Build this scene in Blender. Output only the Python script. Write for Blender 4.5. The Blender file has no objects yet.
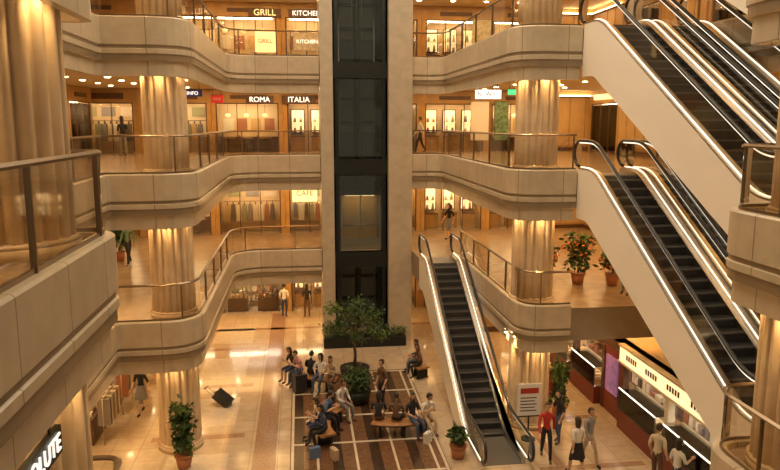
import bpy, bmesh, math, random
from mathutils import Vector, Matrix
random.seed(7)
S = bpy.context.scene
S.view_settings.view_transform = 'Standard'
pi = math.pi
L = [0.0, 4.0, 8.0, 12.0, 16.0]

# ------------------------------------------------------------ materials
def M(name, col, rough=0.5, metal=0.0, noise=0.0, nscale=6.0, emit=None, estr=0.0, alt=None, bump=0.0, spec=None):
    m = bpy.data.materials.new(name); m.use_nodes = True
    nt = m.node_tree; b = nt.nodes['Principled BSDF']
    b.inputs['Roughness'].default_value = rough
    b.inputs['Metallic'].default_value = metal
    if spec is not None: b.inputs['Specular IOR Level'].default_value = spec
    if alt is None: alt = tuple(c*(1-noise) for c in col)
    if noise > 0:
        tc = nt.nodes.new('ShaderNodeTexCoord'); n = nt.nodes.new('ShaderNodeTexNoise')
        n.inputs['Scale'].default_value = nscale; n.inputs['Detail'].default_value = 5
        cr = nt.nodes.new('ShaderNodeValToRGB')
        cr.color_ramp.elements[0].position = .35; cr.color_ramp.elements[1].position = .65
        cr.color_ramp.elements[0].color = (*alt, 1); cr.color_ramp.elements[1].color = (*col, 1)
        nt.links.new(tc.outputs['Object'], n.inputs['Vector'])
        nt.links.new(n.outputs['Fac'], cr.inputs['Fac'])
        nt.links.new(cr.outputs['Color'], b.inputs['Base Color'])
        if bump:
            bp = nt.nodes.new('ShaderNodeBump'); bp.inputs['Strength'].default_value = bump
            nt.links.new(n.outputs['Fac'], bp.inputs['Height']); nt.links.new(bp.outputs['Normal'], b.inputs['Normal'])
    else:
        b.inputs['Base Color'].default_value = (*col, 1)
    if emit:
        b.inputs['Emission Color'].default_value = (*emit, 1); b.inputs['Emission Strength'].default_value = estr
    return m

def M_tiles(name, c1, c2, mortar, scale, bw, rh, rough, coord='Object', msize=.01, nmix=.35):
    m = bpy.data.materials.new(name); m.use_nodes = True
    nt = m.node_tree; b = nt.nodes['Principled BSDF']; b.inputs['Roughness'].default_value = rough
    tc = nt.nodes.new('ShaderNodeTexCoord'); br = nt.nodes.new('ShaderNodeTexBrick')
    br.offset = 0.0 if coord == 'Object' else 0.5
    br.inputs['Color1'].default_value = (*c1, 1); br.inputs['Color2'].default_value = (*c2, 1)
    br.inputs['Mortar'].default_value = (*mortar, 1); br.inputs['Scale'].default_value = scale
    br.inputs['Brick Width'].default_value = bw; br.inputs['Row Height'].default_value = rh
    br.inputs['Mortar Size'].default_value = msize
    nt.links.new(tc.outputs[coord], br.inputs['Vector'])
    n = nt.nodes.new('ShaderNodeTexNoise'); n.inputs['Scale'].default_value = 3.0; n.inputs['Detail'].default_value = 6
    nt.links.new(tc.outputs['Object'], n.inputs['Vector'])
    mx = nt.nodes.new('ShaderNodeMix'); mx.data_type = 'RGBA'; mx.blend_type = 'MULTIPLY'
    mx.inputs[0].default_value = nmix
    nt.links.new(br.outputs['Color'], mx.inputs[6])
    cr = nt.nodes.new('ShaderNodeValToRGB'); cr.color_ramp.elements[0].color = (.55, .55, .55, 1); cr.color_ramp.elements[0].position = .3
    cr.color_ramp.elements[1].position = .65
    nt.links.new(n.outputs['Fac'], cr.inputs['Fac']); nt.links.new(cr.outputs['Color'], mx.inputs[7])
    nt.links.new(mx.outputs[2], b.inputs['Base Color'])
    return m

def M_glass(name, tint, refl=.08):
    m = bpy.data.materials.new(name); m.use_nodes = True
    nt = m.node_tree; nt.nodes.remove(nt.nodes['Principled BSDF'])
    out = nt.nodes['Material Output']
    tr = nt.nodes.new('ShaderNodeBsdfTransparent'); tr.inputs['Color'].default_value = (*tint, 1)
    gl = nt.nodes.new('ShaderNodeBsdfGlossy'); gl.inputs['Roughness'].default_value = .03
    fr = nt.nodes.new('ShaderNodeFresnel'); fr.inputs['IOR'].default_value = 1.35
    ad = nt.nodes.new('ShaderNodeMath'); ad.operation = 'ADD'; ad.inputs[1].default_value = refl; ad.use_clamp = True
    mx = nt.nodes.new('ShaderNodeMixShader')
    nt.links.new(fr.outputs['Fac'], ad.inputs[0]); nt.links.new(ad.outputs[0], mx.inputs['Fac'])
    nt.links.new(tr.outputs[0], mx.inputs[1]); nt.links.new(gl.outputs[0], mx.inputs[2])
    nt.links.new(mx.outputs[0], out.inputs['Surface'])
    return m

m_band = M_tiles('band_stone', (.60, .51, .37), (.55, .46, .33), (.28, .21, .13), 1.0, 1.3, 9.0, .28, 'UV', .012)
m_ceil = M('ceiling_paint', (.80, .64, .38), .7)
m_upfloor = M('upper_floor_stone', (.36, .26, .16), .22, noise=.2, nscale=2)
m_col = M('column_travertine', (.72, .57, .38), .45, noise=.3, nscale=2.0, alt=(.60, .45, .28))
m_pil = M_tiles('pillar_marble', (.52, .45, .34), (.47, .41, .31), (.24, .19, .13), 1.0, 3.0, 1.4, .25, 'Object', .008)
m_floor = M_tiles('floor_marble', (.60, .49, .35), (.54, .43, .30), (.34, .26, .18), 1.0, .8, .8, .09, 'Object', .008)
m_inlay1 = M('inlay_rose_granite', (.40, .25, .16), .12, noise=.25, nscale=12)
m_inlay2 = M('inlay_cream_marble', (.68, .60, .47), .12, noise=.15, nscale=5)
m_plaza = M('plaza_brown_granite', (.20, .105, .055), .2, noise=.35, nscale=8)
m_plaza2 = M('plaza_dark_granite', (.06, .035, .022), .2, noise=.35, nscale=8)
m_glass = M_glass('rail_glass', (.92, .88, .80), .04)
m_shopglass = M_glass('shop_glass', (.95, .93, .88), .03)
m_shaftglass = M_glass('elevator_shaft_glass', (.80, .82, .78), .06)
m_rail = M('bronze_rail', (.24, .18, .12), .28, .85)
m_steel = M('brushed_steel', (.55, .52, .47), .28, 1.0)
m_esc = M('escalator_cladding', (.92, .88, .80), .3)
m_step = M('escalator_steps', (.045, .045, .046), .45, .3)
m_stepn = M('escalator_nosing', (.16, .16, .16), .4, .6)
m_rubber = M('handrail_rubber', (.018, .018, .02), .3)
m_led = M('balustrade_light', (1, 1, 1), .5, emit=(1, .90, .72), estr=1.5)
m_black = M('black_metal', (.03, .034, .033), .35, .6)
m_dark2 = M('shaft_dark_panel', (.10, .115, .11), .25, .2)
m_down = M('downlight_lens', (1, 1, 1), .5, emit=(1, .80, .46), estr=26)
m_wood = M('wall_gold_panel', (.56, .33, .11), .32, noise=.25, nscale=1.5)
m_wooddark = M('dark_wood', (.13, .06, .03), .4, noise=.3, nscale=9)
m_benchw = M('bench_wood', (.46, .23, .09), .35, noise=.3, nscale=9)
m_cream = M('cream_paint', (.75, .66, .5), .5)
m_white = M('white_board', (.85, .85, .83), .4)
m_red = M('maroon_panel', (.20, .035, .025), .4)
m_banner = M('red_banner', (.4, .03, .02), .5)
m_signw = M('lit_sign_white', (1, 1, 1), .5, emit=(1, .95, .85), estr=1.5)
m_signy = M('lit_sign_warm', (1, .8, .4), .5, emit=(1, .70, .32), estr=1.2)
m_fascia = M('lit_fascia_cream', (1, .85, .55), .5, emit=(1, .76, .42), estr=1.1)
m_signg = M('lit_sign_green', (.05, .5, .2), .5, emit=(.05, .8, .3), estr=1.0)
m_signr = M('lit_sign_red', (.6, .03, .03), .5, emit=(.8, .05, .03), estr=.4)
m_signp = M('lit_poster_violet', (.35, .14, .3), .5, noise=.7, nscale=4, emit=(.45, .2, .34), estr=.35)
m_strip = M('shop_light_strip', (1, 1, 1), .5, emit=(1, .80, .50), estr=18)
m_stripw = M('shop_light_strip_white', (1, 1, 1), .5, emit=(1, .90, .76), estr=16)
m_edge = M('case_edge_light', (1, 1, 1), .5, emit=(1, .88, .7), estr=2.2)
m_cabl = M('cab_light', (1, 1, 1), .5, emit=(1, .78, .45), estr=4)
m_leaf = M('leaf_green', (.055, .12, .03), .5, noise=.5, nscale=3)
m_leaf2 = M('leaf_light_green', (.12, .20, .04), .5, noise=.4, nscale=3)
m_flower = M('flower_orange', (.75, .22, .05), .5)
m_bark = M('bark', (.12, .08, .05), .8, noise=.3, nscale=12)
m_pot = M('terracotta', (.42, .17, .08), .6)
m_soil = M('soil', (.03, .02, .015), .9)
m_case = M('suitcase_shell', (.03, .03, .035), .4)
m_paperw = M('paper_white', (.8, .78, .72), .6)
goods = [M('goods_%d' % i, c, .5) for i, c in enumerate([(.75, .62, .42), (.38, .16, .08), (.8, .75, .6), (.28, .24, .22), (.6, .40, .16), (.16, .12, .08), (.72, .58, .44), (.34, .32, .16)])]

# ------------------------------------------------------------ mesh builder
class MB:
    def __init__(s): s.v = []; s.f = []; s.m = []; s.uv = {}; s.sm = []
    def face(s, idx, mat=0, uv=None, smooth=False):
        if uv: s.uv[len(s.f)] = uv
        s.f.append(tuple(idx)); s.m.append(mat); s.sm.append(smooth)
    def add(s, vs): n = len(s.v); s.v += [tuple(v) for v in vs]; return n
    def box(s, x0, x1, y0, y1, z0, z1, mat=0, T=None):
        vs = [Vector((x, y, z)) for z in (z0, z1) for y in (y0, y1) for x in (x0, x1)]
        if T: vs = [T @ v for v in vs]
        n = s.add(vs)
        for q in ((0, 2, 3, 1), (4, 5, 7, 6), (0, 1, 5, 4), (2, 6, 7, 3), (0, 4, 6, 2), (1, 3, 7, 5)):
            s.face([n+i for i in q], mat)
    def cyl(s, c, r0, r1, h, mat=0, seg=16, T=None, smooth=True):
        vs = []
        for k, (r, z) in enumerate(((r0, 0), (r1, h))):
            for i in range(seg):
                a = 2*pi*i/seg; vs.append(Vector((c[0]+r*math.cos(a), c[1]+r*math.sin(a), c[2]+z)))
        if T: vs = [T @ v for v in vs]
        n = s.add(vs)
        for i in range(seg):
            j = (i+1) % seg; s.face((n+i, n+j, n+seg+j, n+seg+i), mat, smooth=smooth)
        s.face([n+i for i in range(seg)][::-1], mat); s.face([n+seg+i for i in range(seg)], mat)
    def tube(s, path, rad, mat=0, seg=8, sx=1.0):
        path = [Vector(p) for p in path]; k = len(path)
        if not isinstance(rad, (list, tuple)): rad = [rad]*k
        t0 = (path[1]-path[0]).normalized()
        ref = Vector((1, 0, 0)) if abs(t0.x) < .9 else Vector((0, 0, 1))
        base = len(s.v)
        for i, p in enumerate(path):
            t = (path[min(i+1, k-1)]-path[max(i-1, 0)]).normalized()
            a = (ref - t*ref.dot(t)).normalized(); b = t.cross(a); ref = a
            for j in range(seg):
                an = 2*pi*j/seg; s.v.append(tuple(p + a*math.cos(an)*rad[i]*sx + b*math.sin(an)*rad[i]))
        for i in range(k-1):
            for j in range(seg):
                q = (j+1) % seg
                s.face((base+i*seg+j, base+i*seg+q, base+(i+1)*seg+q, base+(i+1)*seg+j), mat, smooth=True)
        s.face([base+j for j in range(seg)][::-1], mat); s.face([base+(k-1)*seg+j for j in range(seg)], mat)
    def ell(s, c, r, mat=0, seg=12, rings=8, T=None, fn=None):
        vs = []
        for i in range(rings+1):
            th = pi*i/rings
            for j in range(seg):
                a = 2*pi*j/seg
                v = Vector((r[0]*math.sin(th)*math.cos(a), r[1]*math.sin(th)*math.sin(a), r[2]*math.cos(th)))
                if fn: v = fn(v)
                v = v + Vector(c)
                if T: v = T @ v
                vs.append(v)
        n = s.add(vs)
        for i in range(rings):
            for j in range(seg):
                q = (j+1) % seg
                s.face((n+i*seg+j, n+(i+1)*seg+j, n+(i+1)*seg+q, n+i*seg+q), mat, smooth=True)
    def prism_x(s, poly, x0, x1, mat=0):
        k = len(poly); n = s.add([(x0, y, z) for y, z in poly]+[(x1, y, z) for y, z in poly])
        for i in range(k):
            j = (i+1) % k; s.face((n+i, n+j, n+k+j, n+k+i), mat)
        s.face([n+i for i in range(k)][::-1], mat); s.face([n+k+i for i in range(k)], mat)
    def prism_z(s, poly, z0, z1, mside=0, mtop=0, mbot=0):
        k = len(poly); n = s.add([(x, y, z0) for x, y in poly]+[(x, y, z1) for x, y in poly])
        for i in range(k):
            j = (i+1) % k; s.face((n+i, n+j, n+k+j, n+k+i), mside)
        s.face([n+i for i in range(k)][::-1], mbot); s.face([n+k+i for i in range(k)], mtop)
    def sweep(s, path, prof, z, mat=0, smooth=False, caps=True):
        nrm = normals(path); k = len(prof); ln = 0; base = len(s.v); us = []
        for i, p in enumerate(path):
            if i: ln += math.hypot(p[0]-path[i-1][0], p[1]-path[i-1][1])
            us.append(ln)
            for o, h in prof: s.v.append((p[0]+nrm[i][0]*o, p[1]+nrm[i][1]*o, z+h))
        for i in range(len(path)-1):
            for j in range(k):
                q = (j+1) % k
                s.face((base+i*k+j, base+(i+1)*k+j, base+(i+1)*k+q, base+i*k+q), mat,
                       uv=[(us[i], .3), (us[i+1], .3), (us[i+1], .7), (us[i], .7)])
        if caps:
            s.face([base+j for j in range(k)], mat); e = base+(len(path)-1)*k
            s.face([e+j for j in range(k)][::-1], mat)
    def obj(s, name, mats, loc=(0, 0, 0), rot=(0, 0, 0), scale=1, parent=None, fix=True):
        me = bpy.data.meshes.new(name); me.from_pydata(s.v, [], s.f)
        for m in mats: me.materials.append(m)
        me.polygons.foreach_set('material_index', s.m); me.polygons.foreach_set('use_smooth', s.sm)
        if s.uv:
            ul = me.uv_layers.new(name='UVMap')
            for fi, uvs in s.uv.items():
                p = me.polygons[fi]
                for li, uv in zip(p.loop_indices, uvs): ul.data[li].uv = uv
        if fix:
            bm = bmesh.new(); bm.from_mesh(me)
            big = [f for f in bm.faces if len(f.verts) > 8]
            if big: bmesh.ops.triangulate(bm, faces=big)
            bmesh.ops.recalc_face_normals(bm, faces=bm.faces)
            bm.to_mesh(me); bm.free()
        me.update()
        return place(me, name, loc, rot, scale, parent)

def place(me, name, loc=(0, 0, 0), rot=(0, 0, 0), scale=1, parent=None):
    o = bpy.data.objects.new(name, me); S.collection.objects.link(o)
    o.location = loc; o.rotation_euler = rot; o.scale = (scale,)*3 if not isinstance(scale, tuple) else scale
    if parent: o.parent = parent
    return o

def normals(path):
    out = []; n = len(path)
    for i in range(n):
        ds = []
        if i > 0: ds.append(Vector((path[i][0]-path[i-1][0], path[i][1]-path[i-1][1])).normalized())
        if i < n-1: ds.append(Vector((path[i+1][0]-path[i][0], path[i+1][1]-path[i][1])).normalized())
        ns = [Vector((d.y, -d.x)) for d in ds]
        m = sum(ns, Vector((0, 0)))
        m.normalize(); c = m.dot(ns[0]); out.append(m/max(c, .3))
    return out

def fillet(pts, rad, seg=7):
    out = [tuple(pts[0])]
    for i in range(1, len(pts)-1):
        r = rad[i] if isinstance(rad, (list, tuple)) else rad
        a, b, c = Vector(pts[i-1]), Vector(pts[i]), Vector(pts[i+1])
        u = (a-b); w = (c-b); lu, lw = u.length, w.length; u.normalize(); w.normalize()
        ang = u.angle(w)
        if r <= 0 or ang > 3.1: out.append(tuple(b)); continue
        d = min(r/math.tan(ang/2), lu*.49, lw*.49)
        p, q = b+u*d, b+w*d
        for k in range(seg+1):
            t = k/seg
            out.append(tuple(p*(1-t)**2 + b*2*t*(1-t)*.92 + (p+q)*.5*2*t*(1-t)*.08 + q*t*t))
    out.append(tuple(pts[-1])); return out

def text(body, size, mat, parent, loc, rot, ext=.01):
    cu = bpy.data.curves.new('lettering', 'FONT'); cu.body = body; cu.size = size; cu.extrude = ext
    cu.align_x = 'CENTER'; cu.align_y = 'CENTER'; cu.materials.append(mat)
    o = bpy.data.objects.new('lettering', cu); S.collection.objects.link(o)
    o.location = loc; o.rotation_euler = rot; o.parent = parent
    return o

# ------------------------------------------------------------ shell
mb = MB(); mb.box(-11.5, 17, -5, 36.4, -.2, 0, 0); mb.obj('floor', [m_floor])
mb = MB()
mb.box(-1.5, -.85, 4, 34.4, 0, .004, 0)
for y in (12, 16.2, 20.4, 24.6, 28.8):
    mb.box(-4.6, -1.85, y, y+.3, 0, .004, 0)
    mb.box(-3.9, -2.2, y+.9, y+3.2, 0, .004, 1)
mb.box(-.6, 8.8, 12.8, 13.1, 0, .004, 0)
for y in (14, 17.2, 20.4, 23.6): mb.box(6.4, 9.4, y, y+.25, 0, .004, 0)
mb.box(6.9, 7.15, 10, 29, .004, .006, 0)
mb.box(-8, 8, 31.6, 31.9, 0, .004, 0)
mb.obj('floor_inlay', [m_inlay1, m_inlay2])
mb = MB(); mb.box(-.45, 3.95, 17.4, 25.6, .002, .03, 0)
xs = [-.45+i*.55 for i in range(9)]
for i in range(8):
    if i % 2 == 0: mb.box(xs[i]+.1, xs[i]+.40, 17.5, 25.5, .03, .033, 2)
    else: mb.box(xs[i]+.2, xs[i]+.27, 17.5, 25.5, .03, .033, 1)
for i in range(5):
    y = 17.6+i*1.95; mb.box(-.42, 3.92, y, y+.10, .034, .037, 1)
for x in (-.42, 3.84): mb.box(x, x+.08, 17.45, 25.55, .034, .038, 1)
mb.obj('plaza_inset_floor', [m_plaza, m_inlay2, m_plaza2])

PA = fillet([(-2.3, -4), (-2.3, 9.15), (-5.0, 9.15), (-5.0, 19.0), (-2.8, 19.0), (-2.8, 29.5), (0.85, 29.5)], [0, .35, .1, .1, 1.0, 1.2, 0])
def PB(lv):
    if lv == 1: return fillet([(6.35, 27.6), (6.35, 19.3), (7.88, 19.3)], 1.0)
    return fillet([(4.7, 29.5), (6.0, 29.5), (6.0, 19.3), (7.88, 19.3)], [0, 1.1, 1.0, 0])
PC = [(11.15, 19.3), (11.15, 10.5)]
PD = fillet([(7.88, 10.5), (6.7, 10.5), (6.7, -4)], .8)
band_prof = [(-.20, .1), (.0, .1), (.03, .07), (.03, -.60), (-.02, -.63), (-.02, -.68), (.03, -.71), (.03, -.82), (-.08, -.88), (-.08, -1.38), (-.20, -1.38)]
def rail(name, path, z):
    mb = MB()
    nrm = normals(path); n0 = len(mb.v)
    gp = [(p[0]-nrm[i][0]*.10, p[1]-nrm[i][1]*.10) for i, p in enumerate(path)]
    for p in gp: mb.v.append((p[0], p[1], z+.16)); mb.v.append((p[0], p[1], z+1.05))
    for i in range(len(gp)-1): mb.face((n0+2*i, n0+2*i+2, n0+2*i+3, n0+2*i+1), 0)
    mb.sweep(gp, [(-.03, 1.06), (.03, 1.06), (.04, 1.09), (.0, 1.12), (-.04, 1.09)], z, 1)
    mb.sweep(gp, [(-.015, .1), (.015, .1), (.015, .15), (-.015, .15)], z, 1)
    acc = 0; nextp = .06
    for i in range(len(gp)-1):
        a, b = Vector(gp[i]), Vector(gp[i+1]); d = (b-a).length; t = b-a
        while nextp <= acc+d:
            c = a+(b-a)*((nextp-acc)/d); ang = math.atan2(t.y, t.x)
            T = Matrix.Translation((c.x, c.y, z)) @ Matrix.Rotation(ang, 4, 'Z')
            mb.box(-.014, .014, -.03, .03, .08, 1.08, 1, T); nextp += 2.1
        acc += d
    mb.obj(name, [m_glass, m_rail], fix=False)

for lv in (1, 2, 3, 4):
    z = L[lv]
    poly = list(PA) + [(.85, 31.9), (4.7, 31.9)]
    pb = PB(lv)
    if lv == 1: poly += [(4.7, 27.6)] + pb
    else: poly += pb
    poly += PC + PD + [(16.2, -4), (16.2, 36.2), (-11, 36.2), (-11, -4)]
    mb = MB(); mb.prism_z(poly, z-1.0, z, 0, 1, 2)
    mb.obj('floor_slab', [m_band, m_upfloor, m_ceil])
    mb = MB()
    for p in (PA, pb, PC, PD): mb.sweep(p, band_prof, z)
    if lv == 1: mb.box(4.72, 6.33, 27.62, 27.85, z-1.38, z-.99, 0)
    mb.obj('balcony_band', [m_band])
    if lv < 4:
        for p in (PA, pb, PC, PD): rail('balcony_railing', p, z)
mb = MB(); mb.box(-11, 16.2, -4, 36.2, 20.4, 20.6, 0); mb.obj('ceiling', [m_ceil])
mb = MB(); mb.box(-11.3, -11, -4, 36.2, 0, 20.5); mb.obj('wall_left', [m_wood])
mb = MB(); mb.box(16.2, 16.5, -4, 36.2, 0, 20.5); mb.obj('wall_right', [m_wood])
mb = MB(); mb.box(-11.3, 16.5, 36.2, 36.5, 0, 20.5); mb.obj('wall_back', [m_wood])

# ------------------------------------------------------------ columns
def column(x, y, r=.68, name='fluted_column'):
    mb = MB(); nf = 20; per = 8; prof = []
    for i in range(nf*per):
        a = 2*pi*i/(nf*per); ph = (i % per)/per
        rr = r - .085*(1-abs(math.sin(pi*ph)))**1.3
        prof.append((rr*math.cos(a), rr*math.sin(a)))
    k = len(prof)
    for z0, z1 in ((0, 3.03), (3.98, 7.03), (7.98, 11.03), (11.98, 15.03)):
        n = mb.add([(px, py, z0+.18) for px, py in prof]+[(px, py, z1) for px, py in prof])
        for i in range(k):
            j = (i+1) % k; mb.face((n+i, n+j, n+k+j, n+k+i), 0, smooth=True)
        mb.cyl((0, 0, z0), r+.05, r+.05, .16, 0, 40); mb.cyl((0, 0, z0+.16), r+.05, r, .05, 0, 40)
    mb.obj(name, [m_col], loc=(x, y, 0))
cols = [(-3.24, 8.18, .70), (-3.66, 20.15, .60), (7.72, 9.5, .68), (7.02, 20.4, .64)]
for c in cols: column(*c)

# ------------------------------------------------------------ elevator
mb = MB(); mb.box(.87, 1.4, 29.35, 31.88, 0, 20.38); mb.obj('elevator_pillar', [m_pil])
mb = MB(); mb.box(3.68, 4.68, 29.2, 31.88, 0, 20.38); mb.obj('elevator_pillar', [m_pil])
mb = MB()
mb.box(1.41, 3.67, 31.6, 31.88, 0, 20.38, 1)
mb.box(1.41, 1.62, 29.6, 29.85, 0, 20.38, 0); mb.box(3.46, 3.67, 29.6, 29.85, 0, 20.38, 0)
mb.box(1.41, 1.48, 29.6, 31.6, 0, 20.38, 1); mb.box(3.6, 3.67, 29.6, 31.6, 0, 20.38, 1)
mb.box(2.45, 2.6, 31.3, 31.6, 0, 20.38, 0)
for k in range(1, 5):
    z = L[k]
    mb.box(1.41, 3.67, 29.55, 29.9, z-.75, z-.1, 0)
    for zz in (z-1.6, z-2.6): mb.box(1.62, 3.46, 31.35, 31.6, zz, zz+.1, 0)
    mb.box(1.7, 2.4, 31.5, 31.58, z-3.0, z-1.1, 2); mb.box(2.7, 3.4, 31.5, 31.58, z-3.0, z-1.1, 2)
    mb.box(1.62, 3.46, 29.66, 29.68, z+.02, z+3.2, 4)
for x in (1.75, 3.3): mb.tube([(x, 31.3, 0), (x, 31.3, 20)], .035, 3, 6)
for x in (2.3, 2.5, 2.7): mb.tube([(x, 30.6, 6.9), (x, 30.6, 20)], .012, 3, 5)
mb.obj('elevator_shaft', [m_black, m_dark2, M('shaft_back_panel', (.17, .18, .16), .3, .1), m_steel, m_shaftglass])
mb = MB()
mb.box(1.68, 3.4, 29.75, 31.2, 3.95, 4.15, 2); mb.box(1.68, 3.4, 29.75, 31.2, 6.35, 6.55, 0)
mb.box(1.9, 3.18, 30.1, 30.9, 6.3, 6.34, 4)
mb.box(1.85, 3.2, 30.0, 31.0, 6.55, 6.95, 0)
mb.box(1.68, 1.74, 29.75, 29.81, 4.15, 6.35, 1); mb.box(3.34, 3.4, 29.75, 29.81, 4.15, 6.35, 1)
mb.box(2.5, 2.55, 29.75, 29.81, 4.15, 6.35, 1)
mb.box(1.7, 3.38, 31.1, 31.2, 4.15, 6.35, 3)
mb.box(1.72, 3.36, 29.77, 29.79, 4.15, 6.35, 5)
mb.box(1.69, 1.71, 29.8, 31.1, 4.15, 6.35, 5); mb.box(3.37, 3.39, 29.8, 31.1, 4.15, 6.35, 5)
mb.tube([(1.75, 29.95, 5.05), (3.33, 29.95, 5.05)], .025, 1, 6)
mb.box(1.68, 3.4, 29.72, 29.78, 4.15, 4.5, 1)
mb.obj('elevator_cab', [m_black, m_steel, m_cream, m_wood, m_cabl, m_shopglass])

# ------------------------------------------------------------ escalators
def escalator(xc, yt, zt, ft, fb, led=True):
    mb = MB(); zb = zt-4.0; y1 = yt-ft; y2 = y1-6.93; y3 = y2-fb
    line = [(yt, zt), (y1, zt), (y2, zb), (y3, zb)]
    fl = fillet(line, 1.4, 6)
    def off(pts, d): return [(y, z+d) for y, z in pts]
    low = fillet([(yt, zt-1.3), (y1+.25, zt-1.3), (y2-.25, zb-1.1), (y3, zb-1.1)], .8, 5)
    if zb < .5:
        low = [(yt, zt-1.2), (y1+.25, zt-1.2), (y2+1.55, zb+.02), (y3, zb+.0)]
    for sx in (-1, 1):
        a, b = xc+sx*.58, xc+sx*.75
        mb.prism_x(off(fl, .12)+low[::-1], min(a, b), max(a, b), 0)
        dk = off(fl, .13); dk2 = off(fl, .165)
        mb.prism_x(dk2+dk[::-1], min(a, b), max(a, b), 6)
    mb.prism_x(off(fl, -.3)+low[::-1], xc-.58, xc+.58, 0)
    ns = 20; run = 6.93/ns
    for i in range(ns):
        ya = y1-i*run; z = zt-(i+.5)*.2
        mb.box(xc-.5, xc+.5, ya-run, ya, z-.35, z, 1); mb.box(xc-.5, xc+.5, ya-run-.012, ya-run+.03, z-.03, z+.003, 2)
    mb.box(xc-.5, xc+.5, y1, yt, zt-.3, zt-.0, 2); mb.box(xc-.5, xc+.5, y3, y2, zb-.3 if zb > .5 else zb+.0, zb+.012, 2)
    for sx in (-1, 1):
        a, b = xc+sx*.5, xc+sx*.6
        mb.prism_x(off(fl, .14)+off(fl, -.28)[::-1], min(a, b), max(a, b), 6)
        xg = xc+sx*.665
        H = .92; R = .36
        top = off(fl, H)
        e0 = [(yt+.15+R*math.sin(t), zt+H-R+R*math.cos(t)) for t in [pi*k/8 for k in range(9)]][::-1]
        e1 = [(y3-.15-R*math.sin(t), zb+H-R+R*math.cos(t)) for t in [pi*k/8 for k in range(9)]]
        full = e0+top+e1
        mb.tube([(xg, y, z) for y, z in full], .045, 3, 8)
        inner = [(y, z-.055) for y, z in top]
        mb.tube([(xg, y, z) for y, z in [(e0[-1][0], e0[-1][1]-.055)]+inner+[(e1[0][0], e1[0][1]-.055)]], .018, 4 if led else 6, 6)
        mb.tube([(xg, y, z) for y, z in off(fl, .18)], .014, 4 if led else 6, 6)
        g0 = off(fl, .16); g1 = off(fl, H-.04); n = mb.add([(xg, y, z) for y, z in g0]+[(xg, y, z) for y, z in g1]); k = len(g0)
        for i in range(k-1): mb.face((n+i, n+i+1, n+k+i+1, n+k+i), 5)
        for (ee, yy, zz) in ((e0, yt, zt), (e1, y3, zb)):
            n = mb.add([(xg, yy, zz+.16)]+[(xg, y, z) for y, z in ee]+[(xg, yy, zz+H)])
            for i in range(len(ee)): mb.face((n, n+1+i, n+2+i), 5)
    mb.obj('escalator', [m_esc, m_step, m_stepn, m_rubber, m_led, m_glass, m_steel], fix=False)
for zt in (8.0, 12.0, 16.0):
    for xc in (8.66, 10.26): escalator(xc, 19.28, zt, .98, .85)
escalator(5.48, 27.6, 4.0, 1.2, 1.75, led=True)

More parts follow.
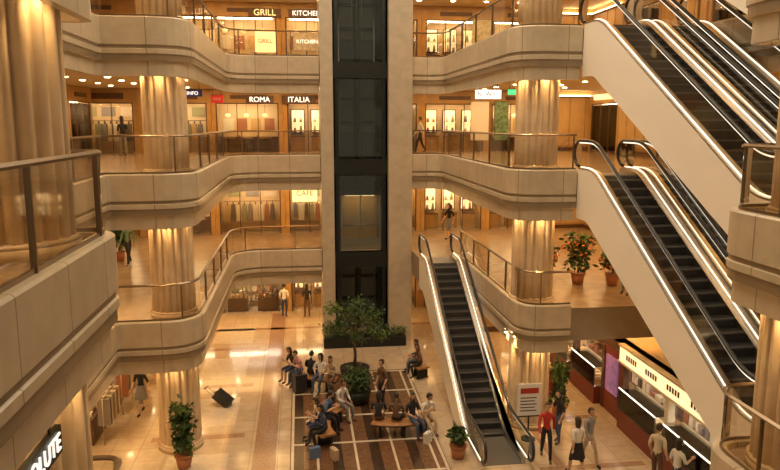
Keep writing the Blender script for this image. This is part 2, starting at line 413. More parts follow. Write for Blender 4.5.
# ------------------------------------------------------------ shopfronts
def shop_variant(seed, style):
    rnd = random.Random(seed); mb = MB()
    W = 3.4
    mb.box(0, .2, 0, 1.5, 0, 3.3, 0); mb.box(W-.2, W, 0, 1.5, 0, 3.3, 0)
    mb.box(.2, W-.2, 0, .3, 2.6, 3.3, 0)
    mb.box(.2, W-.2, 1.45, 1.5, 0, 3.3, 2)
    mb.box(.2, W-.2, .3, 1.45, 2.62, 2.7, 2)
    mb.box(.4, W-.4, .5, .75, 2.56, 2.61, 4)
    mb.box(.2, W-.2, .04, .10, 2.54, 2.6, 1); mb.box(.2, .26, .04, .1, 0, 2.6, 1); mb.box(W-.26, W-.2, .04, .1, 0, 2.6, 1)
    for x in (1.2, 2.2): mb.box(x-.02, x+.02, .05, .09, 0, 2.55, 1)
    mb.box(.26, W-.26, .06, .08, .1, 2.5, 3)
    if style in ('shop', 'white'):
        for z in (.35, .9, 1.45, 2.0):
            mb.box(.3, W-.3, 1.1, 1.44, z-.04, z, 1)
            x = .35
            while x < W-.5:
                w = rnd.uniform(.08, .26); h = rnd.uniform(.12, .42)
                mb.box(x, x+w, 1.15, 1.4, z, z+h, 6+rnd.randrange(8)); x += w+rnd.uniform(.01, .12)
        for x0 in (.4, 1.9):
            mb.box(x0, x0+1.0, .3, .8, 0, .75, 1)
            for k in range(5): mb.box(x0+.05+k*.18, x0+.18+k*.18, .4, .65, .75, .8+rnd.uniform(.08, .4), 6+rnd.randrange(8))
    if style == 'niche':
        for x0 in (.35, 1.35, 2.35):
            mb.box(x0, x0+.7, 1.3, 1.44, 1.0, 2.3, 1); mb.box(x0+.05, x0+.65, 1.28, 1.3, 1.05, 2.25, 5)
            for z in (1.05, 1.6):
                for k in range(2):
                    mb.cyl((x0+.2+k*.3, 1.15, z), .08, .05, rnd.uniform(.2, .4), 6+rnd.randrange(8), 10)
                mb.box(x0+.05, x0+.65, 1.0, 1.3, z-.03, z, 3)
            mb.box(x0, x0+.7, .7, 1.2, 0, .8, 0); mb.box(x0-.02, x0+.72, .68, 1.22, .8, .84, 1)
    if style == 'dress':
        for k in range(9):
            x = .5+k*.28; c = 6+rnd.randrange(8)
            mb.box(x-.02, x+.02, .9, 1.1, 1.5, 1.65, 1)
            n = mb.add([(x-.09, .8, 1.5), (x+.09, .8, 1.5), (x+.13, .8, .6), (x-.13, .8, .6), (x-.09, 1.2, 1.5), (x+.09, 1.2, 1.5), (x+.13, 1.2, .6), (x-.13, 1.2, .6)])
            for q in ((0, 1, 2, 3), (4, 7, 6, 5), (0, 4, 5, 1), (3, 2, 6, 7), (0, 3, 7, 4), (1, 5, 6, 2)): mb.face([n+i for i in q], c)
        mb.tube([(.3, 1.0, 1.68), (W-.3, 1.0, 1.68)], .015, 1, 6)
        for k in range(3): mb.box(.5+k*.9, 1.15+k*.9, 1.4, 1.44, 1.9, 2.4, 6+rnd.randrange(8))
    if style == 'cafe':
        for k in range(3):
            x = .7+k*.9
            mb.cyl((x, .8, .0), .04, .04, .72, 1, 8); mb.cyl((x, .8, .72), .32, .32, .04, 0, 16)
            mb.tube([(x, .75, 2.55), (x, .75, 2.05)], .01, 1, 5); mb.ell((x, .75, 1.95), (.13, .13, .1), 5)
            mb.box(x-.4, x-.15, .7, .9, .4, .45, 1); mb.box(x-.42, x-.38, .7, .9, 0, .9, 1)
        for k in range(4): mb.box(.4+k*.68, .9+k*.68, 1.4, 1.44, 1.1, 1.8, 6+rnd.randrange(8))
        mb.box(.3, W-.3, 1.2, 1.44, 0, .8, 1)
    sg = {'shop': m_signy, 'white': m_signw, 'cafe': m_signy, 'dress': m_wooddark, 'niche': m_fascia}[style]
    if style in ('shop', 'white', 'dress'): mb.box(.6, W-.6, -.05, 0.0, 2.78, 3.08, 5)
    else: mb.box(.9, W-.9, -.05, 0.0, 2.8, 3.0, 1)
    inn = M('shop_interior_%d' % seed, rnd.choice([(.78, .60, .36), (.72, .58, .38), (.66, .48, .28)]), .6) if style != 'white' else M('shop_interior_white', (.8, .74, .62), .6)
    o = mb.obj('shop_front', [m_wood, m_wooddark, inn, m_shopglass, m_stripw if style == 'white' else m_strip, sg]+goods)
    me = o.data; bpy.data.objects.remove(o); return me
variants = [shop_variant(i, st) for i, st in enumerate(['shop', 'cafe', 'white', 'dress', 'niche', 'dress', 'cafe'])]
mb = MB(); W = 3.4
mb.box(0, W, 0, .3, 0, 3.3, 0)
for k in range(4): mb.box(.1+k*.83, .85+k*.83, -.03, 0, .3, 3.0, 1)
mb.box(0, W, -.05, 0, 0, .2, 2); mb.box(0, W, -.12, 0, 2.95, 3.02, 2)
mb.box(0.2, W-.2, -.1, -.04, 3.03, 3.07, 3)
_o = mb.obj('panelled_wall', [m_wood, M('wall_gold_panel_light', (.66, .44, .19), .35, noise=.15, nscale=2), m_wooddark, m_strip]); plain = _o.data; bpy.data.objects.remove(_o)

SC = (.99, 1, .905)
def bay(me, loc, rz=0):
    nm = 'shop_front' if me is not plain else 'panelling_bay'
    place(me, nm, loc, (0, 0, rz), SC)
lay_back = {0: [3, 0, 2, 4, 1, 5, -1, -1], 1: [4, 6, 5, 3, 1, 4, 4, -1], 2: [5, 3, 1, 4, 2, 4, 6, -1], 3: [4, 6, 1, 6, 2, 4, 1, -1]}
for lv in range(4):
    z = L[lv]
    for i in range(8):
        v = lay_back[lv][i]; bay(plain if v < 0 else variants[v], (-10.9+i*3.38, 34.65, z))
    for i in range(7):
        bay(variants[(i*3+lv*2) % 7], (-9.45, 10.6+i*3.38, z), pi/2)
    if lv:
        for i in range(7):
            bay(plain if (i+lv) % 2 else variants[(i*2+lv) % 7], (14.65, 10.9+(i+1)*3.38, z), -pi/2)

# ground-floor right shop row (food counter)
mb = MB()
mb.box(9.95, 10.25, 11, 26.5, 2.1, 2.6, 1)
mb.box(9.78, 9.95, 11.3, 19.9, 2.1, 2.56, 5)
mb.box(9.76, 9.97, 11.2, 20.0, 2.56, 2.62, 0); mb.box(9.76, 9.97, 11.2, 20.0, 2.04, 2.1, 0)
for k in range(7):
    for q in range(5): mb.box(9.765, 9.78, 11.6+k*1.2+q*.14, 11.68+k*1.2+q*.14, 2.26, 2.42, 1)
mb.box(11.6, 11.7, 11, 26.5, 0, 2.6, 2)
mb.box(9.95, 11.6, 11, 26.5, 2.52, 2.6, 2)
mb.box(10.4, 10.6, 11.5, 26, 2.46, 2.51, 4)
rr = random.Random(11)
for y in (11.2, 14.2, 17.2, 19.9, 21.3, 23.8, 26.2): mb.box(9.9, 10.1, y-.1, y+.1, 0, 2.2, 0 if y < 19 else 1)
mb.box(9.92, 10.0, 20.0, 21.2, 0, 2.2, 8); mb.box(9.86, 9.92, 20.2, 21.0, .75, 1.95, 7)
NB = 10
for k, (y0, y1) in enumerate(((11.4, 14.0), (14.4, 17.0), (17.4, 19.7), (21.5, 23.6), (24.0, 26.0))):
    mb.box(9.7, 10.3, y0, y1, 0, .6, 8)
    mb.box(9.7, 9.72, y0, y1, .6, 1.3, 3)
    mb.box(9.7, 10.3, y0, y1, 1.3, 1.325, 3)
    mb.box(9.70, 9.725, y0, y1, 1.27, 1.30, 9)
    mb.box(9.73, 9.75, y0, y1, .61, .63, 9)
    mb.box(10.26, 10.3, y0, y1, .6, 1.3, 0)
    for yy_ in (y0, y1-.03): mb.box(9.7, 9.73, yy_, yy_+.03, .6, 1.3, 6)
    for s in (.64, .95):
        mb.box(9.76, 10.25 if s < .9 else 10.1, y0+.03, y1-.03, s-.02, s, 0)
        yy = y0+.1
        while yy < y1-.25:
            w = rr.uniform(.08, .2); mb.box(9.8, 10.05, yy, yy+w, s, s+rr.uniform(.05, .16), NB+rr.choice([0, 1, 2, 4, 4, 6, 0, 2])); yy += w+.04
for s in (.5, 1.1, 1.7):
    yy = 11.4
    mb.box(11.3, 11.6, 11.2, 26.3, s-.04, s, 1)
    while yy < 26:
        w = rr.uniform(.1, .35); mb.box(11.35, 11.58, yy, yy+w, s, s+rr.uniform(.15, .45), NB+rr.randrange(8)); yy += w+rr.uniform(.02, .2)
mb.obj('food_counter_shop', [m_cream, m_wooddark, M('counter_interior', (.8, .66, .45), .5), m_shopglass, m_stripw, m_fascia, m_steel, m_signp, m_red, m_edge]+goods)
mb = MB(); mb.box(8.25, 8.7, 22.3, 26.0, 0, .9, 0); mb.box(8.2, 8.75, 22.25, 26.05, .9, .96, 1)
for k in range(10): mb.box(8.3, 8.6, 22.5+k*.34, 22.7+k*.34, .96, 1.1+.1*(k % 3), 2+k % 5)
mb.obj('display_counter', [m_red, m_wooddark]+goods)
mb = MB()
for j in range(3):
    y0 = 20.4+j*2.2
    mb.box(-7.2, -6.2, y0, y0+1.3, 0, .8, 0)
    for k in range(14):
        x = -7.15+rr.random()*.75; y = y0+.05+rr.random()*1.05
        mb.box(x, x+.18, y, y+.15, .8, .86+rr.random()*.35, 2+rr.randrange(8))
    mb.tube([(-5.9, y0, 1.4), (-5.9, y0+1.3, 1.4)], .015, 1, 6)
    for yy in (y0, y0+1.3): mb.tube([(-5.9, yy, 0), (-5.9, yy, 1.4)], .015, 1, 6)
    for k in range(9): mb.box(-6.08, -5.72, y0+.1+k*.13, y0+.17+k*.13, .55, 1.38, 2+rr.randrange(8))
mb.obj('clothes_display', [m_wooddark, m_steel]+goods)

mb = MB(); mb.box(6.3, 9.0, 30.0, 34.6, 0, 2.98, 0); mb.box(6.25, 9.05, 29.95, 34.6, 0, .25, 1)
mb.box(6.8, 7.8, 29.93, 29.98, .6, 2.0, 2)
mb.obj('service_core', [m_wood, m_wooddark, m_signy])

# ------------------------------------------------------------ signs
def sign_box(name, loc, w, h, mat, body=None, tm=None, rot=0, hang=0, ts=None):
    mb = MB(); mb.box(-w/2, w/2, -.05, .05, -h/2, h/2, 0); mb.box(-w/2-.02, w/2+.02, -.03, .055, h/2, h/2+.02, 1)
    if hang:
        for x in (-w*.35, w*.35): mb.box(x-.01, x+.01, -.01, .01, h/2, h/2+hang, 1)
    o = mb.obj(name, [mat, m_black], loc=loc, rot=(0, 0, rot))
    if body: text(body, ts or h*.7, tm or m_black, o, (0, -.062, 0), (pi/2, 0, 0))
    return o
m_navy = M('navy', (.02, .03, .2), .4)
for z in (8.0, 12.0):
    sign_box('hanging_direction_sign', (6.9, 25.5, z+2.45), .95, .32, m_signw, 'B  W.C.', m_navy, 0, .38, .26)
    sign_box('hanging_direction_sign', (-3.9, 27.2, z+2.5), .7, .24, m_navy, 'INFO', m_signw, 0, .35, .18)
sign_box('exit_sign', (8.3, 27.0, 10.6), .4, .2, m_signg, None, None, 0, .3)
sign_box('hanging_red_banner', (-3.4, 30.6, 10.4), .5, .32, m_signr, 'SALE', m_white, 0, .4, .16)
sign_box('wall_sign', (.0, 34.5, 10.5), 1.6, .36, m_wooddark, 'ITALIA', m_signw, 0, 0, .36)
sign_box('wall_sign', (-1.85, 34.5, 10.5), 1.3, .36, m_wooddark, 'ROMA', m_signw, 0, 0, .34)
sign_box('restaurant_sign', (-1.5, 34.5, 14.5), 1.5, .34, m_wooddark, 'GRILL', m_signy, 0, 0, .4)
sign_box('restaurant_sign', (.45, 34.5, 14.5), 1.7, .34, m_wooddark, 'KITCHEN', m_signw, 0, 0, .32)
sign_box('illuminated_picture', (-1.5, 34.45, 13.2), .95, 1.0, m_signy, 'GRILL', m_wooddark, 0, 0, .28)
sign_box('illuminated_picture', (.45, 34.45, 13.2), 1.3, .8, M('picture_dim', (.5, .4, .25), .5, noise=.5, nscale=5, emit=(.8, .55, .25), estr=.3), 'KITCHEN', m_signw, 0, 0, .24)
sign_box('wall_sign', (.2, 34.45, 6.0), 1.2, .8, m_signy, 'CAFE', m_wooddark, 0, 0, .36)
sign_box('wall_sign', (-1.5, 34.45, 6.5), 1.1, .3, m_signw, 'STYLE', m_black, 0, 0, .22)
sign_box('wall_sign', (-7.6, 33.9, 6.4), 1.8, .42, m_black, 'SMART', m_signw, 0, 0, .42)
sign_box('notice_board', (8.9, 34.4, 9.5), .9, 1.9, m_paperw)
sign_box('notice_board', (10.0, 34.4, 9.5), .7, 1.9, M('board_green', (.2, .35, .2), .5, noise=.6, nscale=7))
sign_box('notice_board', (8.9, 34.4, 13.5), .9, 1.7, M('board_yellow', (.5, .4, .2), .5, noise=.6, nscale=6, emit=(.9, .6, .2), estr=.3))
sign_box('hanging_shop_banner', (5.6, 31.5, 2.1), .5, .9, m_banner, 'CAFE', m_white, 0, .4, .16)
o = MB(); o.box(-.06, .0, 0, 1.35, 0, .28, 0); o.box(-.04, -.02, .2, .24, .28, .40, 0); o.box(-.04, -.02, 1.1, 1.14, .28, .40, 0)
o = o.obj('illuminated_hanging_sign', [m_black], loc=(-2.40, 5.55, 6.22))
text('ABSOLUTE', .25, M('lit_lettering', (1, 1, 1), .5, emit=(1, .95, .85), estr=.95), o, (.012, .675, .14), (pi/2, 0, pi/2), .008)
mb = MB(); mb.box(-.36, .36, -.02, .02, .75, 1.75, 0); mb.box(-.38, .38, -.03, .0, .72, .76, 1); mb.box(-.02, .02, 0, .04, .0, .8, 1)
mb.cyl((0, 0, 0), .22, .22, .03, 1, 20); mb.box(-.28, .28, -.025, -.02, 1.45, 1.62, 2)
for k in range(5): mb.box(-.28, .22-.05*(k % 2), -.024, -.02, .9+k*.1, .93+k*.1, 1)
mb.obj('information_stand', [m_white, m_black, m_banner], loc=(6.66, 19.2, 0))

# ------------------------------------------------------------ plants
def foliage(mb, c, r, n, sz, mi, rnd, shell=.4):
    for _ in range(n):
        d = Vector((rnd.gauss(0, 1), rnd.gauss(0, 1), rnd.gauss(0, 1))).normalized()
        rad = rnd.uniform(shell, 1)
        p = Vector((c[0]+d.x*r[0]*rad, c[1]+d.y*r[1]*rad, c[2]+d.z*r[2]*rad))
        t = Vector((rnd.gauss(0, 1), rnd.gauss(0, 1), rnd.gauss(-.3, .6))).normalized(); u = t.orthogonal().normalized()
        u.rotate(Matrix.Rotation(rnd.uniform(0, 6.28), 3, t)); s = sz*rnd.uniform(.6, 1.3)
        n0 = mb.add([p, p+t*s*.5+u*s*.28, p+t*s, p+t*s*.5-u*s*.28])
        mb.face((n0, n0+1, n0+2, n0+3), mi)
rp = random.Random(5)
mb = MB()
mb.cyl((0, 0, 0), .5, .55, .5, 0, 28); mb.cyl((0, 0, .5), .5, .5, .02, 1, 28)
mb.tube([(0, 0, .45), (.03, .02, 1.0), (-.03, 0, 1.5), (.03, 0, 2.0)], [.07, .055, .05, .04], 2, 8)
for k in range(13):
    a = k*2.4; rr_ = .55+.5*rp.random(); z0 = 1.3+.07*k; z1 = 1.7+.1*k
    tip = (rr_*math.cos(a), rr_*math.sin(a), z1)
    mb.tube([(0, 0, z0), (tip[0]*.5, tip[1]*.5, (z0+z1)/2+.05), tip], [.025, .018, .008], 2, 5)
    foliage(mb, tip, (.46, .46, .26), 120, .12, 3 if k % 3 else 4, rp, .15)
foliage(mb, (0, 0, 2.7), (.5, .5, .35), 200, .12, 3, rp, .1)
mb.obj('indoor_tree', [m_black, m_soil, m_bark, m_leaf, m_leaf2], loc=(1.85, 24.7, .03), fix=False)
mb = MB(); mb.cyl((0, 0, 0), .38, .45, .45, 0, 24); foliage(mb, (0, 0, .8), (.55, .55, .5), 700, .14, 1, rp, .2)
mb.tube([(0, 0, .4), (0, 0, .9)], .04, 2, 6)
mb.obj('potted_shrub', [m_black, m_leaf, m_bark], loc=(1.8, 22.6, .03), fix=False)
mb = MB(); mb.box(-1.75, 1.75, -.3, .3, 0, .42, 0)
for k in range(14): foliage(mb, (-1.6+k*.246, 0, .6), (.25, .28, .24), 90, .1, 1 if k % 2 else 2, rp, .2)
mb.obj('hedge_planter', [m_black, m_leaf, m_leaf2], loc=(2.6, 28.8, 0), fix=False)
def palm(name, loc, h, spread, n=16, flowers=False):
    mb = MB(); mb.cyl((0, 0, 0), .17, .24, .36, 0, 20); mb.cyl((0, 0, .36), .26, .26, .04, 0, 20)
    mb.tube([(0, 0, .36), (.02, 0, h*.6), (0, .01, h*.9)], [.03, .025, .015], 1, 6)
    for k in range(n):
        z = .5+(h-.6)*k/n; a = k*2.4; r = spread*(.7+.3*math.sin(k))
        p0 = Vector((0, 0, z)); d = Vector((math.cos(a), math.sin(a), 0))
        foliage(mb, tuple(p0+d*r*.5+Vector((0, 0, .12))), (r*.55, r*.55, .22), 32, .2, 2 if k % 3 else 3, rp, .2)
    if flowers: foliage(mb, (0, 0, h*.75), (spread, spread, h*.25), 120, .14, 4, rp, .5)
    mb.obj(name, [m_pot, m_bark, m_leaf, m_leaf2, m_flower], loc=loc, fix=False)
palm('potted_ficus', (-3.35, 18.7, 0), 1.9, .40)
palm('potted_ficus', (8.15, 20.6, 0), 1.9, .36)
palm('potted_fern', (4.3, 18.3, 0), .8, .3, 8)
palm('potted_flowering_plant', (9.3, 22.3, 4), 1.7, .6, 16, True)
palm('potted_flowering_plant', (8.4, 23.0, 4), 1.2, .5, 10, True)
palm('potted_flowering_plant', (10.4, 22.0, 4), 1.1, .5, 10, True)
palm('potted_fern', (-7.2, 28.5, 4), 1.5, .5)

# ------------------------------------------------------------ benches
def bench(cx, cy, R, a0, a1, z=.035):
    mb = MB(); n = 14; A = [math.radians(a0+(a1-a0)*i/n) for i in range(n+1)]
    path = [(cx+R*math.cos(a), cy+R*math.sin(a)) for a in A]
    mb.sweep(path, [(-.24, .37), (.24, .37), (.26, .41), (.24, .43), (-.24, .43), (-.26, .41)], z, 0)
    mb.sweep(path, [(-.14, .3), (.14, .3), (.14, .37), (-.14, .37)], z, 1)
    for i in (2, 7, 12):
        p = path[i]; T = Matrix.Translation((p[0], p[1], z)) @ Matrix.Rotation(A[i], 4, 'Z')
        mb.box(-.2, .2, -.04, .04, 0, .31, 1, T); mb.box(-.24, .24, -.06, .06, 0, .03, 1, T)
    mb.obj('curved_bench', [m_benchw, m_black])
bench(1.6, 25.9, 2.2, 200, 258)
bench(2.3, 20.0, 1.8, 125, 205)
bench(2.9, 21.9, 2.0, 245, 298)
bench(5.2, 24.9, .9, 150, 210)

# ------------------------------------------------------------ people
def skin_eval(vs, es, root):
    bm = bmesh.new(); ly = bm.verts.layers.skin.verify(); bv = []
    for i, (co, r) in enumerate(vs):
        v = bm.verts.new(co); v[ly].radius = (r, r) if not isinstance(r, tuple) else r; v[ly].use_root = (i == root); bv.append(v)
    for a, b in es: bm.edges.new((bv[a], bv[b]))
    me = bpy.data.meshes.new('t'); bm.to_mesh(me); bm.free()
    o = bpy.data.objects.new('t', me); S.collection.objects.link(o)
    md = o.modifiers.new('s', 'SKIN'); md.use_smooth_shade = True; md.branch_smoothing = .6
    o.modifiers.new('u', 'SUBSURF').levels = 1
    dg = bpy.context.evaluated_depsgraph_get(); dg.update()
    m2 = bpy.data.meshes.new_from_object(o.evaluated_get(dg))
    V = [v.co.copy() for v in m2.vertices]; F = [tuple(p.vertices) for p in m2.polygons]
    bpy.data.objects.remove(o); bpy.data.meshes.remove(me); bpy.data.meshes.remove(m2)
    return V, F

def segd(p, a, b):
    ab = b-a; t = max(0, min(1, (p-a).dot(ab)/ab.length_squared)); return (p-(a+ab*t)).length, t

def person_mesh(J, bare_leg=False, long_hair=False, sleeve=.45, look=0, female=False, skirt=False):
    names = ['pel', 'waist', 'chest', 'neck', 'head', 'shL', 'elL', 'wrL', 'shR', 'elR', 'wrR', 'hipL', 'knL', 'anL', 'toL', 'hipR', 'knR', 'anR', 'toR']
    k = .92 if female else 1.0
    R = dict(pel=(.125*(1.05 if female else 1), .105), waist=(.105*k, .09), chest=(.125*k, .10), neck=.06, head=.046,
             sh=.06*k, el=.045*k, wr=.029, hip=.09, kn=.062, an=.042, to=.036)
    def rad(n):
        return R[n] if n in R else R[n[:-1]]
    vs = [(Vector(J[n]), rad(n)) for n in names]; ix = {n: i for i, n in enumerate(names)}
    E = [('pel', 'waist', 'T'), ('waist', 'chest', 'T'), ('chest', 'neck', 'T'), ('neck', 'head', 'N')]
    for s in 'LR':
        E += [('chest', 'sh'+s, 'T'), ('sh'+s, 'el'+s, 'U'), ('el'+s, 'wr'+s, 'F'), ('pel', 'hip'+s, 'P'), ('hip'+s, 'kn'+s, 'P'), ('kn'+s, 'an'+s, 'C'), ('an'+s, 'to'+s, 'S')]
    V, F = skin_eval(vs, [(ix[a], ix[b]) for a, b, _ in E], 0)
    mb = MB(); mb.v = [tuple(v) for v in V]
    for f in F:
        c = sum((V[i] for i in f), Vector())/len(f); best = None
        for a, b, t in E:
            d, tt = segd(c, Vector(J[a]), Vector(J[b]))
            ra = R[a] if a in R else R[a[:-1]]; ra = ra[0] if isinstance(ra, tuple) else ra
            d = d/ra
            if best is None or d < best[0]: best = (d, t, tt)
        t, tt = best[1], best[2]
        mi = {'T': 1, 'N': 0 if tt > .25 else 1, 'U': 1 if tt < .95 or sleeve > .5 else 0, 'F': 0 if sleeve < .9 else 1, 'P': 2, 'C': 0 if bare_leg else 2, 'S': 3}[t]
        mb.face(f, mi, smooth=True)
    hd = Vector(J['head']); up = (hd-Vector(J['neck'])).normalized()
    hc = hd+up*.02+Vector((0, .018, .095))
    T = Matrix.Translation(hc) @ Matrix.Rotation(look, 4, 'Z') @ Matrix.Rotation(-J.get('nod', 0), 4, 'X')
    def hf(v):
        v = v.copy()
        if v.z < -.02: v.x *= 1-(-v.z-.02)*3.0; v.y *= 1-(-v.z-.02)*1.2
        if v.y > .05: v.y = .05+(v.y-.05)*.8
        return v
    mb.ell((0, 0, 0), (.076, .096, .118), 0, 14, 12, T, hf)
    mb.ell((0, .094, -.012), (.012, .018, .02), 0, 6, 5, T)
    for sx in (-1, 1):
        mb.ell((sx*.03, .083, .012), (.011, .008, .007), 5, 6, 4, T); mb.ell((sx*.077, -.005, -.005), (.01, .02, .03), 0, 6, 5, T)
        mb.box(sx*.03-.016, sx*.03+.016, .084, .09, .03, .036, 4, T)
    mb.ell((0, .082, -.055), (.022, .008, .007), 6, 6, 4, T)
    f0 = len(mb.f)
    def hh(v):
        v = v.copy()
        if long_hair and v.z < 0: v.z *= 2.3; v.y -= .01; v.x *= .95
        return v
    mb.ell((0, -.008, .014), (.086, .106, .12), 4, 16, 12, T, hh)
    Ti = T.inverted()
    newf, newm, news = mb.f[:f0], mb.m[:f0], mb.sm[:f0]
    for i in range(f0, len(mb.f)):
        c = sum((Vector(mb.v[q]) for q in mb.f[i]), Vector())/len(mb.f[i]); c = Ti @ c
        front = c.y > .025 and c.z < .062; low = (not long_hair) and c.z < -.05
        if front or low: continue
        newf.append(mb.f[i]); newm.append(4); news.append(True)
    mb.f, mb.m, mb.sm = newf, newm, news
    for s, sg in (('L', -1), ('R', 1)):
        w = Vector(J['wr'+s]); d = (w-Vector(J['el'+s])).normalized()
        side = d.cross(Vector((sg, 0, .2))).normalized(); nrm = side.cross(d).normalized()
        B = Matrix((side, nrm, d)).transposed().to_4x4(); B.translation = w
        mb.ell((0, 0, .045), (.038, .016, .052), 0, 10, 6, B)
        for q, (ox, ln) in enumerate(((-.028, .058), (-.010, .072), (.009, .068), (.027, .052))):
            pts = [B @ Vector((ox, 0, .075)), B @ Vector((ox*1.1, .006, .085+ln*.4)), B @ Vector((ox*1.1, .02, .085+ln*.72)), B @ Vector((ox*1.1, .036, .085+ln*.9))]
            mb.tube(pts, [.0095, .009, .008, .006], 0, 5)
        mb.tube([B @ Vector((-.03, .004, .02)), B @ Vector((-.052, .012, .048)), B @ Vector((-.055, .02, .075))], [.012, .0105, .008], 0, 5)
    if skirt:
        p = Vector(J['pel']); nsg = 16; ringz = [(0.08, .13), (-.1, .17), (-.38, .235)]; base = len(mb.v)
        for dz, r in ringz:
            for q in range(nsg): an = 2*pi*q/nsg; mb.v.append((p.x+r*math.cos(an), p.y+r*.85*math.sin(an), p.z+dz))
        for i in range(2):
            for q in range(nsg):
                q2 = (q+1) % nsg; mb.face((base+i*nsg+q, base+i*nsg+q2, base+(i+1)*nsg+q2, base+(i+1)*nsg+q), 2, smooth=True)
    return mb

def stand(st=0.0, armfwd=0.0, f=1.0):
    J = dict(pel=(0, 0, .92), waist=(0, 0, 1.06), chest=(0, 0, 1.24), neck=(0, -.005, 1.40), head=(0, .01, 1.47))
    for s, g, w in (('L', -1, 1), ('R', 1, -1)):
        J['sh'+s] = (g*.165, 0, 1.345); J['el'+s] = (g*.22, -.03-w*st*.12, 1.08)
        J['wr'+s] = (g*.2, .08-w*st*.22, .86)
        J['hip'+s] = (g*.085, 0, .86); J['kn'+s] = (g*.095, .035+w*st*.16, .48); J['an'+s] = (g*.1, w*st*.28-(0.05 if w*st < 0 else 0), .085+(.05 if w*st < 0 else 0)); a = J['an'+s]
        J['to'+s] = (g*.11, a[1]+.15, .04)
    if armfwd:
        J['elR'] = (.21, .06, 1.1); J['wrR'] = (.14, .27, 1.16)
    return J
def sit(lean=.08, kind=0):
    J = dict(pel=(0, 0, .545), waist=(0, lean*.35, .68), chest=(0, lean, .86), neck=(0, lean*1.5, 1.02), head=(0, lean*1.7+.02, 1.09), nod=.3 if kind else .05)
    for s, g in (('L', -1), ('R', 1)):
        J['sh'+s] = (g*.165, lean*1.3, .965)
        J['el'+s] = (g*.23, lean*1.3+.05, .72)
        J['wr'+s] = (g*.12, lean*1.3+.26, .66) if kind == 0 else (g*.07, lean*1.3+.27, .84)
        J['hip'+s] = (g*.09, .03, .53); J['kn'+s] = (g*.12, .44, .50); J['an'+s] = (g*.12, .46-(.1 if kind == 2 else 0), .09); a = J['an'+s]
        J['to'+s] = (g*.13, a[1]+.15, .04)
    if kind == 2:
        J['knR'] = (.02, .46, .60); J['anR'] = (-.14, .56, .26); J['toR'] = (-.17, .7, .22)
    return J
TEMPL = {
    'stand_m': person_mesh(stand(.05)),
    'walk_m': person_mesh(stand(.8), sleeve=.95),
    'walk_f': person_mesh(stand(.7), bare_leg=True, long_hair=True, female=True, skirt=True),
    'stand_f': person_mesh(stand(.1, 1), long_hair=True, female=True),
    'sit_m': person_mesh(sit(.06, 0), sleeve=.95),
    'sit_f': person_mesh(sit(.1, 1), bare_leg=True, long_hair=True, female=True),
    'sit_x': person_mesh(sit(.12, 1), look=.5),
    'sit_l': person_mesh(sit(-.02, 0), bare_leg=False, long_hair=True, female=True, look=-.6),
    'sit_c': person_mesh(sit(.08, 2), female=True, long_hair=True, look=.4, sleeve=.95),
}
m_skin = [M('skin_%d' % i, c, .5) for i, c in enumerate([(.62, .38, .25), (.55, .32, .2), (.68, .44, .3)])]
m_hair = [M('hair_%d' % i, c, .45) for i, c in enumerate([(.012, .01, .009), (.04, .02, .012), (.02, .015, .012)])]
m_eye = M('eye', (.02, .015, .01), .3); m_lip = M('lips', (.4, .12, .1), .5)
cl = {n: M('cloth_'+n, c, .8) for n, c in dict(white=(.75, .74, .7), black=(.02, .02, .025), navy=(.04, .06, .14), grey=(.25, .25, .26), red=(.5, .04, .03), beige=(.55, .43, .3), blue=(.12, .2, .38), pink=(.6, .3, .3), brown=(.15, .08, .05), denim=(.07, .1, .18), green=(.13, .2, .12), cream=(.7, .62, .48)).items()}
pr = random.Random(2)
def person(t, x, y, z, face, top, bot, sc=1.0):
    mb = TEMPL[t]
    return mb.obj('person_'+('seated' if t.startswith('sit') else 'walking' if t.startswith('walk') else 'standing'),
               [pr.choice(m_skin), cl[top], cl[bot], cl['black'] if pr.random() < .6 else cl['brown'], pr.choice(m_hair), m_eye, m_lip],
               loc=(x, y, z), rot=(0, 0, math.radians(face)), scale=sc, fix=True)
def seat(cx, cy, R, a, t, top, bot, out=1, jit=0):
    a_ = math.radians(a); rr_ = R+(-.02 if out else .02)
    x, y = cx+rr_*math.cos(a_), cy+rr_*math.sin(a_)
    person(t, x, y, .03, (a-90 if out else a+90)+jit, top, bot)
seat(1.6, 25.9, 2.2, 206, 'sit_f', 'black', 'navy', 1, 5)
seat(1.6, 25.9, 2.2, 219, 'sit_x', 'pink', 'denim', 1, -8)
seat(1.6, 25.9, 2.2, 231, 'sit_m', 'black', 'black', 0, 10)
seat(1.6, 25.9, 2.2, 242, 'sit_l', 'white', 'denim', 1, 5)
seat(1.6, 25.9, 2.2, 254, 'sit_c', 'beige', 'brown', 1, -12)
seat(2.3, 20.0, 1.8, 130, 'sit_m', 'white', 'grey', 0, 0)
seat(2.3, 20.0, 1.8, 146, 'sit_l', 'black', 'denim', 1, 10)
seat(2.3, 20.0, 1.8, 163, 'sit_x', 'blue', 'black', 0, -10)
seat(2.3, 20.0, 1.8, 180, 'sit_f', 'cream', 'navy', 1, 15)
seat(2.3, 20.0, 1.8, 197, 'sit_c', 'navy', 'black', 1, 0)
seat(2.9, 21.9, 2.0, 250, 'sit_f', 'black', 'brown', 0, 10)
seat(2.9, 21.9, 2.0, 265, 'sit_m', 'brown', 'black', 0, -15)
seat(2.9, 21.9, 2.0, 280, 'sit_l', 'black', 'denim', 1, 15)
seat(2.9, 21.9, 2.0, 293, 'sit_x', 'white', 'beige', 1, -5)
seat(5.2, 24.9, .9, 165, 'sit_m', 'black', 'grey', 1, 0)
seat(5.2, 24.9, .9, 192, 'sit_c', 'brown', 'black', 1, 0)
person('stand_m', 2.55, 22.0, .03, 120, 'brown', 'black', 1.0)
person('walk_m', 6.75, 17.9, 0, 165, 'red', 'black', 1.0)
person('stand_f', 7.45, 18.8, 0, 100, 'black', 'denim', .98)
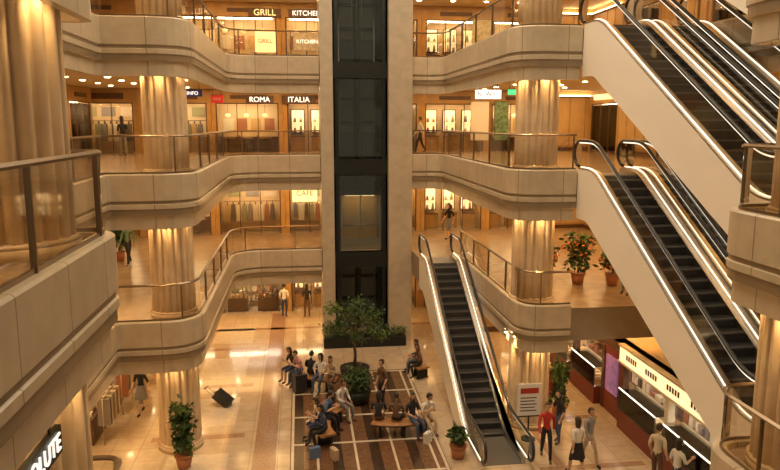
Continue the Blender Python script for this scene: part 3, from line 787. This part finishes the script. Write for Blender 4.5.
person('walk_f', 7.25, 16.9, 0, 15, 'white', 'black', .98)
person('walk_m', 7.8, 17.4, 0, 200, 'grey', 'beige', 1.0)
person('stand_m', 9.1, 16.1, 0, -60, 'cream', 'brown', 1.02)
person('stand_f', 9.2, 15.3, 0, -80, 'white', 'navy', 1.0)
person('walk_f', -5.3, 22.6, 0, 150, 'black', 'grey', 1.0)
person('stand_f', .2, 33.4, 0, 10, 'black', 'brown', 1.0)
person('stand_m', -.9, 33.6, 0, -20, 'white', 'navy', 1.0)
person('walk_m', -6.6, 27.5, 4, 160, 'green', 'black', 1.0)
person('stand_m', 10.2, 20.6, 4, 130, 'white', 'grey', 1.0)
person('walk_f', 6.9, 32.0, 4, 120, 'black', 'grey', 1.0)
person('walk_m', 5.6, 32.6, 8, 90, 'white', 'black', 1.0)
person('stand_f', -7.4, 31.0, 8, 40, 'black', 'grey', 1.0)

def suitcase(loc, rotz, tilt):
    mb = MB()
    mb.box(-.22, .22, -.13, .13, .06, .68, 0)
    for k in range(5): mb.box(-.18+k*.08, -.15+k*.08, -.145, .145, .1, .64, 0)
    for x in (-.2, .2): mb.tube([(x, .1, .04), (x*1.05, .1, .04)], .045, 1, 10); mb.box(x-.02, x+.02, .05, .13, .04, .1, 1)
    for x in (-.11, .11): mb.tube([(x, .1, .66), (x, .1, 1.05)], .01, 2, 6)
    mb.tube([(-.12, .1, 1.05), (.12, .1, 1.05)], .018, 1, 6)
    mb.box(-.08, .08, -.02, .02, .68, .72, 1)
    return mb.obj('rolling_suitcase', [m_case, m_rubber, m_steel], loc=loc, rot=(tilt, 0, rotz))
suitcase((-2.45, 22.9, 0.02), math.radians(75), math.radians(-52))
suitcase((-.15, 23.7, .03), .4, 0)
def bag(x, y, z, mat, r=0, w=.3):
    mb = MB(); mb.box(-w/2, w/2, -.07, .07, 0, .32, 0)
    for s in (-.05, .05): mb.tube([(-.08, s, .32), (-.06, s, .44), (.06, s, .44), (.08, s, .32)], .006, 1, 5)
    mb.obj('shopping_bag', [mat, m_black], loc=(x, y, z), rot=(0, 0, r))
bag(.25, 18.75, .03, cl['blue'], .4); bag(.15, 20.6, .03, m_paperw, 1.1); bag(1.3, 23.0, .03, cl['pink'], .2)
bag(3.6, 19.3, .03, cl['white'], .9); bag(.8, 18.6, .03, cl['beige'], 2)

# ------------------------------------------------------------ downlights + lights
for lv in range(1, 5):
    z = L[lv]-1.0; mb = MB(); pts = []
    for x in (-8, -6.6): pts += [(x, y) for y in range(12, 34, 2)]
    for y in (31.2, 33.2): pts += [(x, y) for x in (-5, -3.2, -1.4, .3, 5.6, 7.2, 8.8, 10.4, 12)]
    for x in (9, 11, 13): pts += [(x, y) for y in (21.5, 24, 26.5, 29)]
    for x in (12.6, 13.8): pts += [(x, y) for y in (11, 13, 15, 17)]
    pts += [(-4.2, 22.5), (-4.2, 25), (-4.2, 27.5), (7.4, 23), (7.4, 26), (7.4, 28.5), (-4, 2), (-4, 4), (-4, 6)]
    for x, y in pts: mb.cyl((x, y, z-.02), .09, .09, .015, 0, 10)
    for cx, cy, r in cols:
        for k in range(10):
            a = 2*pi*k/10; mb.cyl((cx+(r+.13)*math.cos(a), cy+(r+.13)*math.sin(a), z-.02), .04, .04, .015, 0, 8)
    mb.obj('recessed_downlights', [m_down])

def area(name, loc, sx, sy, p, col, rot=(0, 0, 0)):
    l = bpy.data.lights.new(name, 'AREA'); l.shape = 'RECTANGLE'; l.size = sx; l.size_y = sy; l.energy = p; l.color = col
    o = bpy.data.objects.new(name, l); S.collection.objects.link(o); o.location = loc; o.rotation_euler = rot; return o
def spot(name, loc, p, col, ang, blend=.7, rot=(0, 0, 0)):
    l = bpy.data.lights.new(name, 'SPOT'); l.energy = p; l.color = col; l.spot_size = ang; l.spot_blend = blend; l.shadow_soft_size = .04
    o = bpy.data.objects.new(name, l); S.collection.objects.link(o); o.location = loc; o.rotation_euler = rot; return o
WARM = (1, .56, .20)
K = .58
UP = (pi, 0, 0)
for lv in range(1, 5):
    z = L[lv]-1.06
    area('ceiling_light', (-7.2, 22.5, z), 2.5, 20, 420*K, WARM)
    area('ceiling_light', (-1.5, 32.6, z), 8, 2, 320*K, WARM)
    area('ceiling_light', (9.5, 32.6, z), 9, 2, 320*K, WARM)
    area('ceiling_light', (10.5, 25, z), 5, 9, 380*K, WARM)
    area('ceiling_light', (13.5, 15, z), 2, 8, 220*K, WARM)
    area('ceiling_light', (-5.5, 3, z), 3, 8, 160*K, WARM)
    zc = L[lv]-1.34
    area('cove_light', (-3.1, 25.2, zc), .1, 7.5, 55, WARM, UP)
    area('cove_light', (-1.0, 29.8, zc), 3.2, .1, 40, WARM, UP)
    area('cove_light', (-5.3, 14, zc), .1, 9, 40, WARM, UP)
    if lv > 1: area('cove_light', (6.3, 24.8, zc), .1, 7.5, 55, WARM, UP)
    else: area('cove_light', (6.65, 24, zc), .1, 6.5, 50, WARM, UP)
    area('cove_light', (12.0, 19.6, zc), 7, .1, 40, WARM, UP)
    for cx, cy, r in cols:
        for k in range(6):
            a = 2*pi*k/6-pi/2
            c_, s_ = math.cos(a), math.sin(a)
            rot = Vector((-c_*.16, -s_*.16, -1)).to_track_quat('-Z', 'Y').to_euler()
            spot('column_downlight', (cx+(r+.14)*c_, cy+(r+.14)*s_, z), 90, (1, .62, .26), math.radians(75), rot=rot)
area('atrium_fill_light', (2, 18, 20.2), 8, 22, 2350, (1, .80, .56))  # unseen fill light added under the solid ceiling to brighten the atrium
w = bpy.data.worlds.new('world'); S.world = w; w.use_nodes = True
w.node_tree.nodes['Background'].inputs[0].default_value = (1, .80, .56, 1)
w.node_tree.nodes['Background'].inputs[1].default_value = .28

cam = bpy.data.cameras.new('camera'); cam.lens = 700/780*36; cam.sensor_width = 36
co = bpy.data.objects.new('camera', cam); S.collection.objects.link(co)
co.location = (0, 0, 9.45); co.rotation_euler = (math.radians(90-9.17), 0, math.radians(-7.3))
S.camera = co
